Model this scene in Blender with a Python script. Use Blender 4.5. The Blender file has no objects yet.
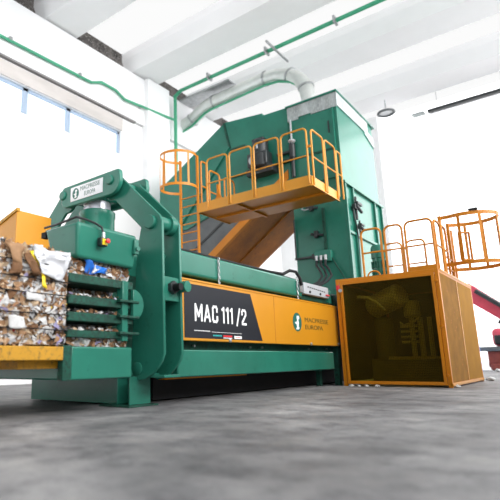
import bpy, bmesh, math, random
from math import sin, cos, pi, radians
from mathutils import Vector, Matrix, noise

sc = bpy.context.scene
C = sc.collection
rnd = random.Random(7)
V = Vector
ORG = {}            # world origin of every object by name

# ------------------------------------------------------------------ materials
def nodes(name):
    m = bpy.data.materials.new(name); m.use_nodes = True
    nt = m.node_tree; nt.nodes.clear()
    out = nt.nodes.new('ShaderNodeOutputMaterial')
    return m, nt, out
def N(nt, t, **kw):
    n = nt.nodes.new(t)
    for k, v in kw.items():
        if k in n.inputs: n.inputs[k].default_value = v
        else: setattr(n, k, v)
    return n
def ramp(nt, fac, stops, interp='LINEAR'):
    r = nt.nodes.new('ShaderNodeValToRGB'); r.color_ramp.interpolation = interp
    e = r.color_ramp.elements
    while len(e) < len(stops): e.new(0.5)
    for k, (p, c) in enumerate(stops):
        e[k].position = p; e[k].color = (*c, 1)
    nt.links.new(fac, r.inputs[0]); return r.outputs[0]
def coords(nt, scale=(1, 1, 1)):
    g = nt.nodes.new('ShaderNodeNewGeometry')
    mp = N(nt, 'ShaderNodeMapping'); mp.inputs['Scale'].default_value = scale
    nt.links.new(g.outputs['Position'], mp.inputs['Vector'])
    return mp.outputs[0]
def mat(name, col, rough=0.5, metal=0.0, var=0.12, scale=1.5, dirt=None, dirt_amt=0.0, bump=0.0, spec=0.5, stretch=(1, 1, 1), coat=0.0):
    """painted / metal surface with procedural tonal variation and optional wear"""
    m, nt, out = nodes(name); L = nt.links.new
    b = N(nt, 'ShaderNodeBsdfPrincipled', Roughness=rough, Metallic=metal)
    b.inputs['Specular IOR Level'].default_value = spec
    b.inputs['Coat Weight'].default_value = coat
    p = coords(nt, stretch)
    n = N(nt, 'ShaderNodeTexNoise', Scale=scale, Detail=6.0, Roughness=0.6); L(p, n.inputs['Vector'])
    lo = tuple(max(0, c * (1 - var)) for c in col); hi = tuple(min(1, c * (1 + var)) for c in col)
    c = ramp(nt, n.outputs[0], [(0.3, lo), (0.7, hi)])
    if dirt:
        n2 = N(nt, 'ShaderNodeTexNoise', Scale=scale * 6, Detail=9.0, Roughness=0.75); L(p, n2.inputs['Vector'])
        f = ramp(nt, n2.outputs[0], [(0.62 - 0.3 * dirt_amt, (0, 0, 0)), (0.72 - 0.1 * dirt_amt, (1, 1, 1))])
        mx = N(nt, 'ShaderNodeMixRGB'); L(f, mx.inputs[0]); L(c, mx.inputs[1]); mx.inputs[2].default_value = (*dirt, 1)
        c = mx.outputs[0]
    L(c, b.inputs['Base Color'])
    if bump:
        bp = N(nt, 'ShaderNodeBump', Strength=bump, Distance=0.02)
        L(n.outputs[0], bp.inputs['Height']); L(bp.outputs[0], b.inputs['Normal'])
    L(b.outputs[0], out.inputs[0]); return m
def emis(name, col, s):
    m, nt, out = nodes(name)
    e = N(nt, 'ShaderNodeEmission', Color=(*col, 1), Strength=s); nt.links.new(e.outputs[0], out.inputs[0]); return m

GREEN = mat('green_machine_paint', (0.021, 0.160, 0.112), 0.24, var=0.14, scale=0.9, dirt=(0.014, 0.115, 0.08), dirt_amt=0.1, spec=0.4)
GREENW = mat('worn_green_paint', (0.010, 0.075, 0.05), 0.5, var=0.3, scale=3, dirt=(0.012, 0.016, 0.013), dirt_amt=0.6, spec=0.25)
YEL = mat('yellow_panel_paint', (0.60, 0.25, 0.010), 0.4, var=0.05, scale=0.8)
ORA = mat('orange_platform_paint', (0.58, 0.20, 0.006), 0.42, var=0.08, scale=1.2, dirt=(0.45, 0.15, 0.01), dirt_amt=0.0, spec=0.35)
RUST = mat('rust_orange_pan', (0.40, 0.125, 0.008), 0.6, var=0.35, scale=1.1, dirt=(0.16, 0.06, 0.02), dirt_amt=0.25)
TAN = mat('dusty_yellow_sheet', (0.27, 0.125, 0.018), 0.75, spec=0.1, var=0.2, scale=2.5, dirt=(0.16, 0.09, 0.04), dirt_amt=0.12)
GOLD = mat('golden_yellow_sheet', (0.33, 0.15, 0.006), 0.7, spec=0.1, var=0.12, scale=2)
TABLEY = mat('scuffed_yellow_steel', (0.50, 0.25, 0.012), 0.55, var=0.12, scale=3, dirt=(0.10, 0.07, 0.02), dirt_amt=0.35)
BLACK = mat('charcoal_sign_film', (0.011, 0.013, 0.019), 0.5, var=0.1, spec=0.3)
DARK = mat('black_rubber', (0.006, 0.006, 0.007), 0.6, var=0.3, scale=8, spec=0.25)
MOTOR = mat('dark_grey_motor_paint', (0.016, 0.02, 0.022), 0.45, var=0.25, scale=5)
STEEL = mat('zinc_steel', (0.42, 0.43, 0.44), 0.38, metal=0.8, var=0.25, scale=7, dirt=(0.2, 0.2, 0.2), dirt_amt=0.2)
GALV = mat('galvanised_sheet', (0.36, 0.40, 0.40), 0.5, metal=0.35, var=0.3, scale=4, dirt=(0.62, 0.66, 0.66), dirt_amt=0.4, stretch=(1, 1, 0.3))
CHROME = mat('polished_rod_steel', (0.62, 0.63, 0.70), 0.35, metal=0.5, var=0.05)
GREYS = mat('grey_sheet_steel', (0.105, 0.115, 0.12), 0.6, var=0.25, scale=1.5)
PALE = mat('pale_grey_paint', (0.85, 0.86, 0.84), 0.4, var=0.06)
LGREY = mat('light_grey_enclosure', (0.42, 0.44, 0.46), 0.5, var=0.06)
WHITE = mat('white_paint', (0.86, 0.87, 0.90), 0.5, var=0.03)
LETTER = mat('white_lettering', (0.9, 0.9, 0.9), 0.5, var=0.02)
GTEXT = mat('green_lettering', (0.05, 0.06, 0.02), 0.5, var=0.05)
LOGO = mat('deep_green_badge', (0.01, 0.13, 0.10), 0.45, var=0.08)
GRTEXT = mat('grey_green_lettering', (0.12, 0.22, 0.20), 0.5, var=0.05)
TEAL = mat('teal_lettering', (0.02, 0.42, 0.42), 0.5, var=0.05)
RED = mat('red_plastic', (0.68, 0.02, 0.03), 0.4, var=0.08)
BLUE = mat('blue_plastic', (0.02, 0.16, 0.62), 0.4, var=0.15, scale=8)
YPLA = mat('yellow_plastic', (0.85, 0.62, 0.02), 0.4, var=0.1, scale=8)
WPLA = mat('white_plastic_film', (0.66, 0.67, 0.70), 0.35, var=0.06, scale=5)
PIPEG = mat('green_pipe_paint', (0.05, 0.36, 0.20), 0.45, var=0.1)
PLASTER = mat('white_plaster', (0.88, 0.88, 0.89), 0.8, var=0.03, scale=0.6)
CONC = mat('white_concrete_beam', (0.92, 0.92, 0.93), 0.8, var=0.03, scale=0.5)
DCONC = mat('dark_rough_gap', (0.10, 0.09, 0.085), 0.9, var=0.8, scale=2.2, dirt=(0.5, 0.48, 0.46), dirt_amt=0.3)
LINTEL = mat('shaded_lintel', (0.62, 0.58, 0.56), 0.85, var=0.2, scale=0.9, stretch=(1, 0.25, 1))  # grey-brown shading above the windows put into the band's colour
DUCT = mat('galvanised_duct', (0.66, 0.68, 0.66), 0.35, metal=0.55, var=0.12, scale=2)
EXRED = mat('hazed_red_paint', (0.60, 0.07, 0.11), 0.45, var=0.15)  # red paled so that distance haze sits in the colour
EXBR = mat('rust_red_steel', (0.24, 0.045, 0.03), 0.6, var=0.25)
YARD = mat('pale_yard_concrete', (0.6, 0.6, 0.6), 0.85, var=0.08, scale=0.4)
PAPERS = [mat('crumpled_white_paper', (0.58, 0.575, 0.57), 0.7, var=0.12, scale=20),
          mat('tan_cardboard', (0.32, 0.18, 0.09), 0.75, var=0.2, scale=15),
          mat('brown_cardboard', (0.15, 0.07, 0.028), 0.8, var=0.3, scale=15),
          mat('grey_newsprint', (0.27, 0.265, 0.265), 0.75, var=0.25, scale=25),
          mat('pale_kraft_paper', (0.46, 0.33, 0.21), 0.75, var=0.15, scale=15),
          mat('dark_scrap_and_gap', (0.016, 0.013, 0.012), 0.7, var=0.4, scale=20),  # near-black flakes that also paint the shaded gaps between scraps
          BLUE, YPLA, RED, mat('lilac_print', (0.28, 0.25, 0.42), 0.6, var=0.3, scale=15)]
PW = [29, 20, 20, 12, 13, 17, 1.2, 1.2, 1.0, 2.5]

def waste_mat():
    m, nt, out = nodes('compressed_paper_waste'); L = nt.links.new
    b = N(nt, 'ShaderNodeBsdfPrincipled', Roughness=0.8)
    p = coords(nt, (1, 1, 1.7))
    nz = N(nt, 'ShaderNodeTexNoise', Scale=7.0, Detail=4.0); L(p, nz.inputs['Vector'])
    mx = N(nt, 'ShaderNodeMixRGB'); mx.inputs[0].default_value = 0.12; L(p, mx.inputs[1]); L(nz.outputs['Color'], mx.inputs[2])
    v = N(nt, 'ShaderNodeTexVoronoi', Scale=17.0); L(mx.outputs[0], v.inputs['Vector'])
    sp = N(nt, 'ShaderNodeSeparateColor'); L(v.outputs['Color'], sp.inputs[0])
    c = ramp(nt, sp.outputs[0], [(0.0, (.01, .008, .006)), (0.2, (.12, .06, .025)), (0.4, (.28, .16, .08)), (0.6, (.5, .48, .46)), (0.8, (.38, .27, .17)), (0.92, (.2, .19, .2))], 'CONSTANT')
    L(c, b.inputs['Base Color'])
    bp = N(nt, 'ShaderNodeBump', Strength=0.7, Distance=0.03); L(v.outputs['Distance'], bp.inputs['Height']); L(bp.outputs[0], b.inputs['Normal'])
    L(b.outputs[0], out.inputs[0]); return m
WASTE = waste_mat()

def floor_mat():
    m, nt, out = nodes('stained_concrete_floor'); L = nt.links.new
    b = N(nt, 'ShaderNodeBsdfPrincipled')
    p = coords(nt)
    n1 = N(nt, 'ShaderNodeTexNoise', Scale=0.55, Detail=8.0, Roughness=0.62, Distortion=0.6); L(p, n1.inputs['Vector'])
    n2 = N(nt, 'ShaderNodeTexNoise', Scale=2.2, Detail=10.0, Roughness=0.72); L(p, n2.inputs['Vector'])
    n3 = N(nt, 'ShaderNodeTexNoise', Scale=60.0, Detail=4.0); L(p, n3.inputs['Vector'])
    c1 = ramp(nt, n1.outputs[0], [(0.28, (.095, .094, .098)), (0.48, (.205, .201, .203)), (0.66, (.35, .343, .338)), (0.8, (.42, .41, .40))])
    c2 = ramp(nt, n2.outputs[0], [(0.32, (.42, .42, .44)), (0.5, (.92, .92, .93)), (0.7, (1.3, 1.28, 1.24))])
    c3 = ramp(nt, n3.outputs[0], [(0.3, (.82, .82, .82)), (0.7, (1.08, 1.08, 1.08))])
    a = N(nt, 'ShaderNodeMixRGB', blend_type='MULTIPLY'); a.inputs[0].default_value = 1; L(c1, a.inputs[1]); L(c2, a.inputs[2])
    d = N(nt, 'ShaderNodeMixRGB', blend_type='MULTIPLY'); d.inputs[0].default_value = 1; L(a.outputs[0], d.inputs[1]); L(c3, d.inputs[2])
    L(d.outputs[0], b.inputs['Base Color'])
    r = ramp(nt, n1.outputs[0], [(0.3, (.5, .5, .5)), (0.7, (.8, .8, .8))]); L(r, b.inputs['Roughness'])
    b.inputs['Specular IOR Level'].default_value = 0.35
    bp = N(nt, 'ShaderNodeBump', Strength=0.25, Distance=0.02); L(n2.outputs[0], bp.inputs['Height']); L(bp.outputs[0], b.inputs['Normal'])
    L(b.outputs[0], out.inputs[0]); return m
FLOOR = floor_mat()

def mesh_mat():
    """welded yellow wire mesh over a tinted see-through sheet"""
    m, nt, out = nodes('tinted_yellow_wire_mesh'); L = nt.links.new
    t = N(nt, 'ShaderNodeBsdfTransparent', Color=(0.58, 0.52, 0.17, 1))
    d = N(nt, 'ShaderNodeBsdfPrincipled', Roughness=0.5); d.inputs['Base Color'].default_value = (0.10, 0.066, 0.006, 1)
    d.inputs['Specular IOR Level'].default_value = 0.2
    g = N(nt, 'ShaderNodeNewGeometry'); s = N(nt, 'ShaderNodeSeparateXYZ'); L(g.outputs['Position'], s.inputs[0])
    def grid(o):
        a = N(nt, 'ShaderNodeMath', operation='MULTIPLY'); a.inputs[1].default_value = 1 / 0.036; L(o, a.inputs[0])
        f = N(nt, 'ShaderNodeMath', operation='FRACT'); L(a.outputs[0], f.inputs[0])
        h = N(nt, 'ShaderNodeMath', operation='LESS_THAN'); h.inputs[1].default_value = 0.24; L(f.outputs[0], h.inputs[0]); return h.outputs[0]
    mx = N(nt, 'ShaderNodeMath', operation='MAXIMUM'); L(grid(s.outputs[0]), mx.inputs[0]); L(grid(s.outputs[2]), mx.inputs[1])
    k = N(nt, 'ShaderNodeMath', operation='MULTIPLY'); k.inputs[1].default_value = 0.5; L(mx.outputs[0], k.inputs[0])
    ms = N(nt, 'ShaderNodeMixShader'); L(k.outputs[0], ms.inputs[0]); L(t.outputs[0], ms.inputs[1]); L(d.outputs[0], ms.inputs[2])
    L(ms.outputs[0], out.inputs[0]); return m
MESH = mesh_mat()

# ------------------------------------------------------------------ geometry helpers
class MB:
    def __init__(s): s.bm = bmesh.new(); s.mi = 0
    def _fin(s, faces):
        for f in faces: f.material_index = s.mi
    def box(s, x0, x1, y0, y1, z0, z1):
        vs = [s.bm.verts.new(p) for p in ((x0,y0,z0),(x1,y0,z0),(x1,y1,z0),(x0,y1,z0),(x0,y0,z1),(x1,y0,z1),(x1,y1,z1),(x0,y1,z1))]
        s._fin([s.bm.faces.new([vs[i] for i in q]) for q in ((3,2,1,0),(4,5,6,7),(0,1,5,4),(1,2,6,5),(2,3,7,6),(3,0,4,7))]); return s
    def hexa(s, pts):
        """8 corner points in the order of box"""
        vs = [s.bm.verts.new(p) for p in pts]
        s._fin([s.bm.faces.new([vs[i] for i in q]) for q in ((3,2,1,0),(4,5,6,7),(0,1,5,4),(1,2,6,5),(2,3,7,6),(3,0,4,7))]); return s
    def prism(s, poly, axis, a, b):
        """poly: 2-D outline in the two other axes (x,z)/(y,z)/(x,y); extruded a..b along axis"""
        def P(p, t):
            return {'y': (p[0], t, p[1]), 'x': (t, p[0], p[1]), 'z': (p[0], p[1], t)}[axis]
        A = [s.bm.verts.new(P(p, a)) for p in poly]; B = [s.bm.verts.new(P(p, b)) for p in poly]
        n = len(poly); fs = [s.bm.faces.new(A), s.bm.faces.new(B[::-1])]
        for i in range(n): fs.append(s.bm.faces.new((A[i], B[i], B[(i+1) % n], A[(i+1) % n])))
        s._fin(fs); return s
    def cyl(s, p0, p1, r0, r1=None, seg=20):
        return s.tube([p0, p1], r0, seg, r1)
    def tube(s, path, r, seg=8, r1=None, closed=False):
        pts = [V(p) for p in path]; n = len(pts)
        rings = []; up = None
        for i, p in enumerate(pts):
            if closed: t = (pts[(i+1) % n] - pts[i-1]).normalized()
            elif i == 0: t = (pts[1] - p).normalized()
            elif i == n-1: t = (p - pts[i-1]).normalized()
            else: t = ((pts[i+1]-p).normalized() + (p-pts[i-1]).normalized()).normalized()
            if up is None:
                up = V((0, 0, 1)) if abs(t.z) < 0.9 else V((1, 0, 0))
            u = (up - t * up.dot(t)).normalized(); w = t.cross(u); up = u
            k = 1.0
            if not closed and 0 < i < n-1:
                c = (pts[i+1]-p).normalized().dot((p-pts[i-1]).normalized()); k = 1 / max(0.6, math.sqrt((1+c)/2))
            rr = r if r1 is None else r + (r1 - r) * i / (n-1)
            rings.append([s.bm.verts.new(p + (u*cos(2*pi*j/seg) + w*sin(2*pi*j/seg)) * rr) for j in range(seg)])
        fs = []
        for i in range(n if closed else n-1):
            A, B = rings[i], rings[(i+1) % n]
            for j in range(seg): fs.append(s.bm.faces.new((A[j], A[(j+1) % seg], B[(j+1) % seg], B[j])))
        if not closed: fs += [s.bm.faces.new(rings[0][::-1]), s.bm.faces.new(rings[-1])]
        s._fin(fs); return s
    def lathe(s, c, prof, axis=(0, 0, 1), seg=28):
        """prof: list of (radius, height) around an axis through c"""
        ax = V(axis).normalized(); q = V((0, 0, 1)).rotation_difference(ax); c = V(c); rings = []
        for r, h in prof:
            rings.append([s.bm.verts.new(c + q @ V((r*cos(2*pi*j/seg), r*sin(2*pi*j/seg), h))) for j in range(seg)])
        fs = []
        for A, B in zip(rings, rings[1:]):
            for j in range(seg): fs.append(s.bm.faces.new((A[j], A[(j+1) % seg], B[(j+1) % seg], B[j])))
        fs += [s.bm.faces.new(rings[0][::-1]), s.bm.faces.new(rings[-1])]
        s._fin(fs); return s
    def build(s, name, m, parent=None, bevel=0.0, smooth=True, origin=None, seg=2, recalc=True):
        if recalc: bmesh.ops.recalc_face_normals(s.bm, faces=s.bm.faces[:])
        me = bpy.data.meshes.new(name); o = bpy.data.objects.new(name, me); C.objects.link(o)
        if parent is not None:
            o.parent = parent; org = ORG[parent.name]
        else:
            xs = [v.co for v in s.bm.verts]
            org = V(origin) if origin else V(((min(p.x for p in xs)+max(p.x for p in xs))/2, (min(p.y for p in xs)+max(p.y for p in xs))/2, min(p.z for p in xs)))
            o.location = org
        ORG[o.name] = org
        bmesh.ops.translate(s.bm, verts=s.bm.verts[:], vec=-org)
        s.bm.to_mesh(me); s.bm.free()
        for x in (m if isinstance(m, (list, tuple)) else [m]): me.materials.append(x)
        if smooth:
            for p in me.polygons: p.use_smooth = True
            me.set_sharp_from_angle(angle=radians(35))
        if bevel:
            b = o.modifiers.new('bevel', 'BEVEL'); b.width = bevel; b.segments = seg; b.limit_method = 'ANGLE'; b.angle_limit = radians(40); b.harden_normals = False
        return o
def tag(o, label, cat, group=None, kind=None):
    o['label'] = label; o['category'] = cat
    if group: o['group'] = group
    if kind: o['kind'] = kind
    return o
def thing(name, loc, label, cat, group=None):
    o = bpy.data.objects.new(name, None); C.objects.link(o); o.location = loc; o.empty_display_size = 0.2
    ORG[o.name] = V(loc); return tag(o, label, cat, group)
def lab(o, t): o['label'] = t; return o
def struct(o): o['kind'] = 'structure'; return o
def arc(c, r, a0, a1, n=8): return [(c[0] + r*cos(radians(a0+(a1-a0)*i/n)), c[1] + r*sin(radians(a0+(a1-a0)*i/n))) for i in range(n+1)]
def text(s, org, u, v, size, depth, m, parent, name='lettering', offset=0.0, shear=0.0):
    """lettering laid out from org along u (width) and v (height), raised by depth"""
    cu = bpy.data.curves.new('t', 'FONT'); cu.body = s; cu.offset = offset; cu.extrude = 0.01; cu.shear = shear
    t = bpy.data.objects.new('t', cu); C.objects.link(t)
    dg = bpy.context.evaluated_depsgraph_get(); dg.update()
    me = bpy.data.meshes.new_from_object(t.evaluated_get(dg))
    bpy.data.objects.remove(t); bpy.data.curves.remove(cu)
    xs = [p.co.x for p in me.vertices]; ys = [p.co.y for p in me.vertices]; zs = [p.co.z for p in me.vertices]
    x0, x1, y0, y1, z0 = min(xs), max(xs), min(ys), max(ys), min(zs); zr = max(1e-6, max(zs) - z0)
    u, v, org = V(u), V(v), V(org); n = u.cross(v)
    p0 = ORG[parent.name]
    for q in me.vertices:
        a = (q.co.x-x0)/(x1-x0)*size[0]; b = (q.co.y-y0)/(y1-y0)*size[1]; c = (q.co.z-z0)/zr*depth
        q.co = org + u*a + v*b + n*c - p0
    me.name = name; me.materials.clear(); me.materials.append(m)
    o = bpy.data.objects.new(name, me); C.objects.link(o); o.parent = parent; ORG[o.name] = p0
    return o
def copy_tree(o, parent=None, delta=None):
    c = o.copy(); C.objects.link(c)
    if parent is not None: c.parent = parent
    for ch in list(o.children): copy_tree(ch, c)
    return c

# ------------------------------------------------------------------ the hall
XW = -14.0
struct(MB().box(-15, 6, -3, 27.5, -0.25, 0).build('floor', FLOOR, smooth=False))
struct(MB().box(-45, 40, 27.5, 90, -0.25, -0.03).build('yard_ground', YARD, smooth=False))
struct(MB().box(-7.6, 6, 27.35, 27.5, 0, 0.012).build('trim_1', DARK, smooth=False))
# left wall: low wall, window band, upper beam
w = MB().box(XW-0.4, XW, -4, 28, 0, 9.02).box(XW-0.4, XW, 13.45, 28, 9.02, 10.05).box(XW-0.4, XW, -4, 28, 10.05, 10.72)
struct(w.build('wall_left', PLASTER, smooth=False))
struct(MB().box(XW-0.02, XW+0.06, -4, 13.5, 10.07, 10.62).build('trim_2', LINTEL, smooth=False))
struct(MB().box(XW-0.4, XW+0.14, -4, 27.4, 10.75, 12.98).build('wall_beam_left', CONC, smooth=False))
struct(MB().box(XW-0.02, XW+0.15, -4, 14.2, 10.68, 10.75).build('trim_3', mat('grey_ledge', (0.25, 0.24, 0.24), .7), smooth=False))
struct(MB().box(XW, XW+0.35, 14.75, 16.2, 0, 13.0).build('column_left', CONC, smooth=False))
struct(MB().box(XW-0.42, XW-0.30, -4, 27.4, 12.98, 14.3).build('trim_4', DCONC, smooth=False))
PANE = emis('daylit_window_glass', (0.80, 0.90, 1.0), 1.0)
FRAME = mat('grey_blue_window_frame', (0.36, 0.45, 0.58), 0.5, var=0.1)
ys = [-3.5, 1.4, 5.2, 7.05, 8.93, 10.8, 13.45]
for k in range(len(ys)-1):
    a, b = ys[k], ys[k+1]
    f = MB().box(XW-0.25, XW-0.1, a, a+0.1, 9.02, 10.05).box(XW-0.25, XW-0.1, b-0.1, b, 9.02, 10.05).box(XW-0.25, XW-0.1, a, b, 9.95, 10.05).box(XW-0.25, XW-0.1, a, b, 9.02, 9.10)
    fo = struct(f.build('window_%d' % (k+1), FRAME, smooth=False))
    MB().box(XW-0.2, XW-0.17, a+0.1, b-0.1, 9.10, 9.95).build('pane', PANE, fo, smooth=False)
# ceiling: cross beams; most bays filled with added glowing panels to whiten the roof
DULL = mat('grey_roof_slab', (0.30, 0.30, 0.31), 0.85, var=0.2)
ROOF_GLOW = emis('glowing_roof_panel', (1.0, 1.0, 1.0), 0.48)
for y0 in (0.3, 4.86, 9.43, 14.0, 18.57, 23.1):
    bm_ = MB().prism([(y0, 13.05), (y0+1.5, 13.05), (y0+1.75, 13.6), (y0+1.75, 14.25), (y0-0.25, 14.25), (y0-0.25, 13.6)], 'x', XW-0.4, 2.6)
    struct(bm_.build('ceiling_beam', CONC, smooth=False))
    struct(MB().box(XW-0.3, 2.6, y0+1.75, y0+4.33, 13.95, 14.05).build('ceiling', ROOF_GLOW if y0 > 5 else DULL, smooth=False))
struct(MB().box(XW-0.4, 2.6, -4, 28, 14.25, 14.4).build('roof_slab', CONC, smooth=False))
# far wall with its wide opening to the yard
w = MB().box(XW-0.4, -7.6, 27.1, 27.5, 0, 14)
struct(w.build('wall_back', PLASTER, smooth=False))

struct(MB().box(6, 6.3, -3, 27.5, 0, 5.2).build('added_shade_wall', mat('grey_wall_concrete', (0.35, 0.35, 0.35), .85), smooth=False))  # unseen low wall added to dim the light on the lower machine
# pipes and duct
t = thing('green_pipe', (XW+0.25, 5, 11.35), 'green pipe running along the left wall with a small step', 'pipe')
MB().tube([(XW+0.24, -3, 11.05), (XW+0.24, 11.6, 11.38), (XW+0.24, 12.1, 11.62), (XW+0.24, 12.9, 11.62), (XW+0.24, 13.4, 11.42), (XW+0.42, 16.4, 11.6)], 0.055).build('pipe', PIPEG, t)
for y in (1, 4.5, 8, 11, 14.4): MB().box(XW+0.14, XW+0.32, y-0.05, y+0.05, 11.12+y*0.022, 11.24+y*0.022).build('pipe_clip', STEEL, t)
t = thing('green_conduit', (-14, 16.45, 6.0), 'green pipe rising up the column and crossing beneath the roof', 'pipe')
MB().tube([(-13.58, 16.55, 6.0), (-13.58, 16.55, 12.85), (-13.2, 16.5, 12.98), (2.4, 16.4, 12.98)], 0.085).build('pipe', PIPEG, t)
for x in (-11.5, -8.6, -5.7, -2.0): MB().box(x-0.04, x+0.04, 16.25, 16.6, 12.84, 13.1).build('pipe_clip', STEEL, t)
MB().box(-8.2, -8.13, 15.6, 17.4, 12.76, 12.84).build('crossbar', STEEL, t)
t = thing('ventilation_duct', (-11, 17.6, 11), 'big bent galvanised air duct hanging below the roof behind the conveyor', 'duct')
path = [(-15.2, 17.7, 11.65), (-13.3, 17.5, 11.9), (-12.9, 17.5, 12.1), (-12.5, 17.5, 12.3), (-12.0, 17.5, 12.38), (-9.3, 17.5, 12.5), (-8.7, 17.5, 12.43), (-8.15, 17.5, 12.2), (-7.75, 17.5, 11.85), (-7.5, 17.5, 11.4), (-7.4, 17.5, 10.8), (-7.4, 17.5, 8.6)]
MB().tube(path, 0.30, 16).build('duct_pipe', DUCT, t)
for i in (1, 4, 5, 7, 9):
    p = V(path[i]); q = V(path[i+1]); d = (q-p).normalized()
    MB().cyl(p-d*0.04, p+d*0.04, 0.335, seg=16).build('joint_ring', STEEL, t)
MB().tube([V(p)+V((0.02, -0.1, -0.36)) for p in path[:11]], 0.05).build('green_support_pipe', PIPEG, t)
MB().box(-13.75, -10.9, 17.05, 17.9, 12.86, 12.94).build('support_shelf', STEEL, t)
# lamps
t = thing('linear_lamp', (-3, 25, 12.3), 'long linear roof lamp with a dark body, upper right', 'lamp')
MB().box(-4.6, 2.2, 24.86, 25.1, 12.25, 12.38).build('housing', MOTOR, t)
MB().box(-4.6, 2.2, 25.14, 25.5, 12.36, 12.48).build('reflector', WHITE, t)
MB().box(-5.3, -4.75, 24.8, 25.2, 12.3, 12.36).build('end_plate', GALV, t)
for x in (-4.2, -1.5, 1.5): MB().cyl((x, 25.2, 12.4), (x, 25.2, 13.95), 0.015, seg=6).build('hanger', STEEL, t)
t = thing('ring_lamp', (-6.19, 23.7, 12.3), 'round dark-rimmed roof lamp right of the tower top', 'lamp')
ring = MB(); ring.tube([(-6.19+0.36*cos(a*pi/12), 23.72+0.36*sin(a*pi/12), 12.3) for a in range(24)], 0.06, 8, closed=True); ring.build('rim', GREYS, t)
MB().lathe((-6.19, 23.72, 12.32), [(0.33, 0), (0.33, 0.05)]).build('lens', WHITE, t)
MB().cyl((-6.19, 23.72, 12.36), (-6.19, 23.72, 13.0), 0.03, seg=8).build('stem', STEEL, t)

# ------------------------------------------------------------------ the press
BX = -4.9
press = thing('baling_press', (-6.4, 9.5, 0), 'long green baling press with a yellow side panel and black name sign', 'machine')
MB().box(-7.96, BX, 3.93, 4.97, 0.42, 0.82).box(-7.9, -5.42, 4.97, 5.9, 0.42, 0.82).build('base_block', GREEN, press, bevel=0.02)
MB().box(-7.9, BX, 5.95, 11.85, 0.39, 0.80).build('lower_beam', GREEN, press, bevel=0.02)
MB().box(-7.7, -5.55, 6.1, 14.2, 0.03, 0.5).build('underside_shade_box', DARK, press)  # added black box that darkens the shaded space under the press
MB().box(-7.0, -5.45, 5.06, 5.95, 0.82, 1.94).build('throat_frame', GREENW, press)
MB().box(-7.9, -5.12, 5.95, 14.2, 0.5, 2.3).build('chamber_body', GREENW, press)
MB().box(-7.9, -4.93, 5.95, 10.45, 1.99, 2.39).build('upper_beam', GREEN, press, bevel=0.05, seg=4)
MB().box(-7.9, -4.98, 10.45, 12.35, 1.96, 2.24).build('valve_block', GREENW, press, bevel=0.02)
# chamber side walls around the first bale
MB().box(-7.96, -7.0, 3.95, 6.0, 0.82, 1.95).build('far_side_wall', GREEN, press, bevel=0.02)
# side panel
pan = MB().box(-4.99, BX, 6.02, 12.27, 0.94, 1.90).build('side_panel', YEL, press, bevel=0.012)
MB().box(-5.05, BX+0.012, 6.02, 12.27, 1.895, 1.925).build('panel_lip', YEL, pan, bevel=0.004)
MB().prism([(6.12, 0.985), (8.50, 0.985), (8.12, 1.845), (6.12, 1.845)], 'x', BX+0.001, BX+0.004).build('black_sign', BLACK, pan, smooth=False)
def block_letters(word, y, z, h, parent):
    """condensed bold capitals drawn as strokes (width, list of polylines on a 0..1 grid)"""
    G = {'M': (.62, [[(0,0),(0,1)], [(.0,1),(.5,.28),(1,1)], [(1,1),(1,0)]]), 'A': (.56, [[(0,0),(.5,1),(1,0)], [(.2,.27),(.8,.27)]]),
         'C': (.46, [[(1,.68),(1,.88),(.8,1),(.2,1),(0,.88),(0,.12),(.2,0),(.8,0),(1,.12),(1,.32)]]), '1': (.18, [[(1,0),(1,1)], [(1,.97),(0,.86)]]),
         '/': (.36, [[(0,-.12),(1,1.05)]]), '2': (.44, [[(0,.7),(0,.88),(.2,1),(.8,1),(1,.88),(1,.68),(0,.12),(0,0),(1,0)]])}
    w = 0.105*h*1.35; out = []
    for ch in word:
        if ch == ' ': y += 0.075; continue
        W, strokes = G[ch]; W *= h*0.92; b = MB(); kk = 0
        for st in strokes:
            P = [V((0, y+w/2+p[0]*W, z+w/2+p[1]*(h-w))) for p in st]
            for p, q in zip(P, P[1:]):
                d = (q-p).normalized(); n = V((0, -d.z, d.y))*w/2; e = d*w*0.42; kk += 1; T = BX+.0065+.0009*kk
                b.hexa([p-e-n+V((BX+.004,0,0)), q+e-n+V((BX+.004,0,0)), q+e+n+V((BX+.004,0,0)), p-e+n+V((BX+.004,0,0)), p-e-n+V((T,0,0)), q+e-n+V((T,0,0)), q+e+n+V((T,0,0)), p-e+n+V((T,0,0))])
        o = b.build('letter', LETTER, parent, smooth=False); y += W+w+0.04; out.append(o)
    return out
block_letters('MAC 111 /2', 6.385, 1.25, 0.29, pan)
s = MB().box(BX+0.004, BX+0.0065, 6.84, 7.76, 1.092, 1.098)
for k in range(16): s.box(BX+0.004, BX+0.0065, 6.37+k*0.027, 6.37+k*0.027+0.018, 1.098, 1.112)
s.build('sign_line', LETTER, pan, smooth=False)
MB().box(BX+0.004, BX+0.006, 7.18, 7.45, 1.022, 1.052).build('red_mark', RED, pan, smooth=False)
MB().box(BX+0.004, BX+0.006, 7.18, 7.45, 1.000, 1.012).build('white_mark', LETTER, pan, smooth=False)
MB().box(BX+0.004, BX+0.006, 7.52, 7.76, 1.0, 1.05).build('white_mark', LETTER, pan, smooth=False)
MB().box(BX+0.006, BX+0.008, 7.56, 7.72, 1.022, 1.030).build('red_mark', RED, pan, smooth=False)
s = MB()
for k in range(7): s.box(BX+0.004, BX+0.006, 6.88+k*0.037, 6.88+k*0.037+0.027, 1.028, 1.052)
s.build('teal_mark', TEAL, pan, smooth=False)
MB().box(BX, BX+0.002, 9.02, 9.035, 0.95, 1.89).build('panel_seam', RUST, pan, smooth=False)
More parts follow.
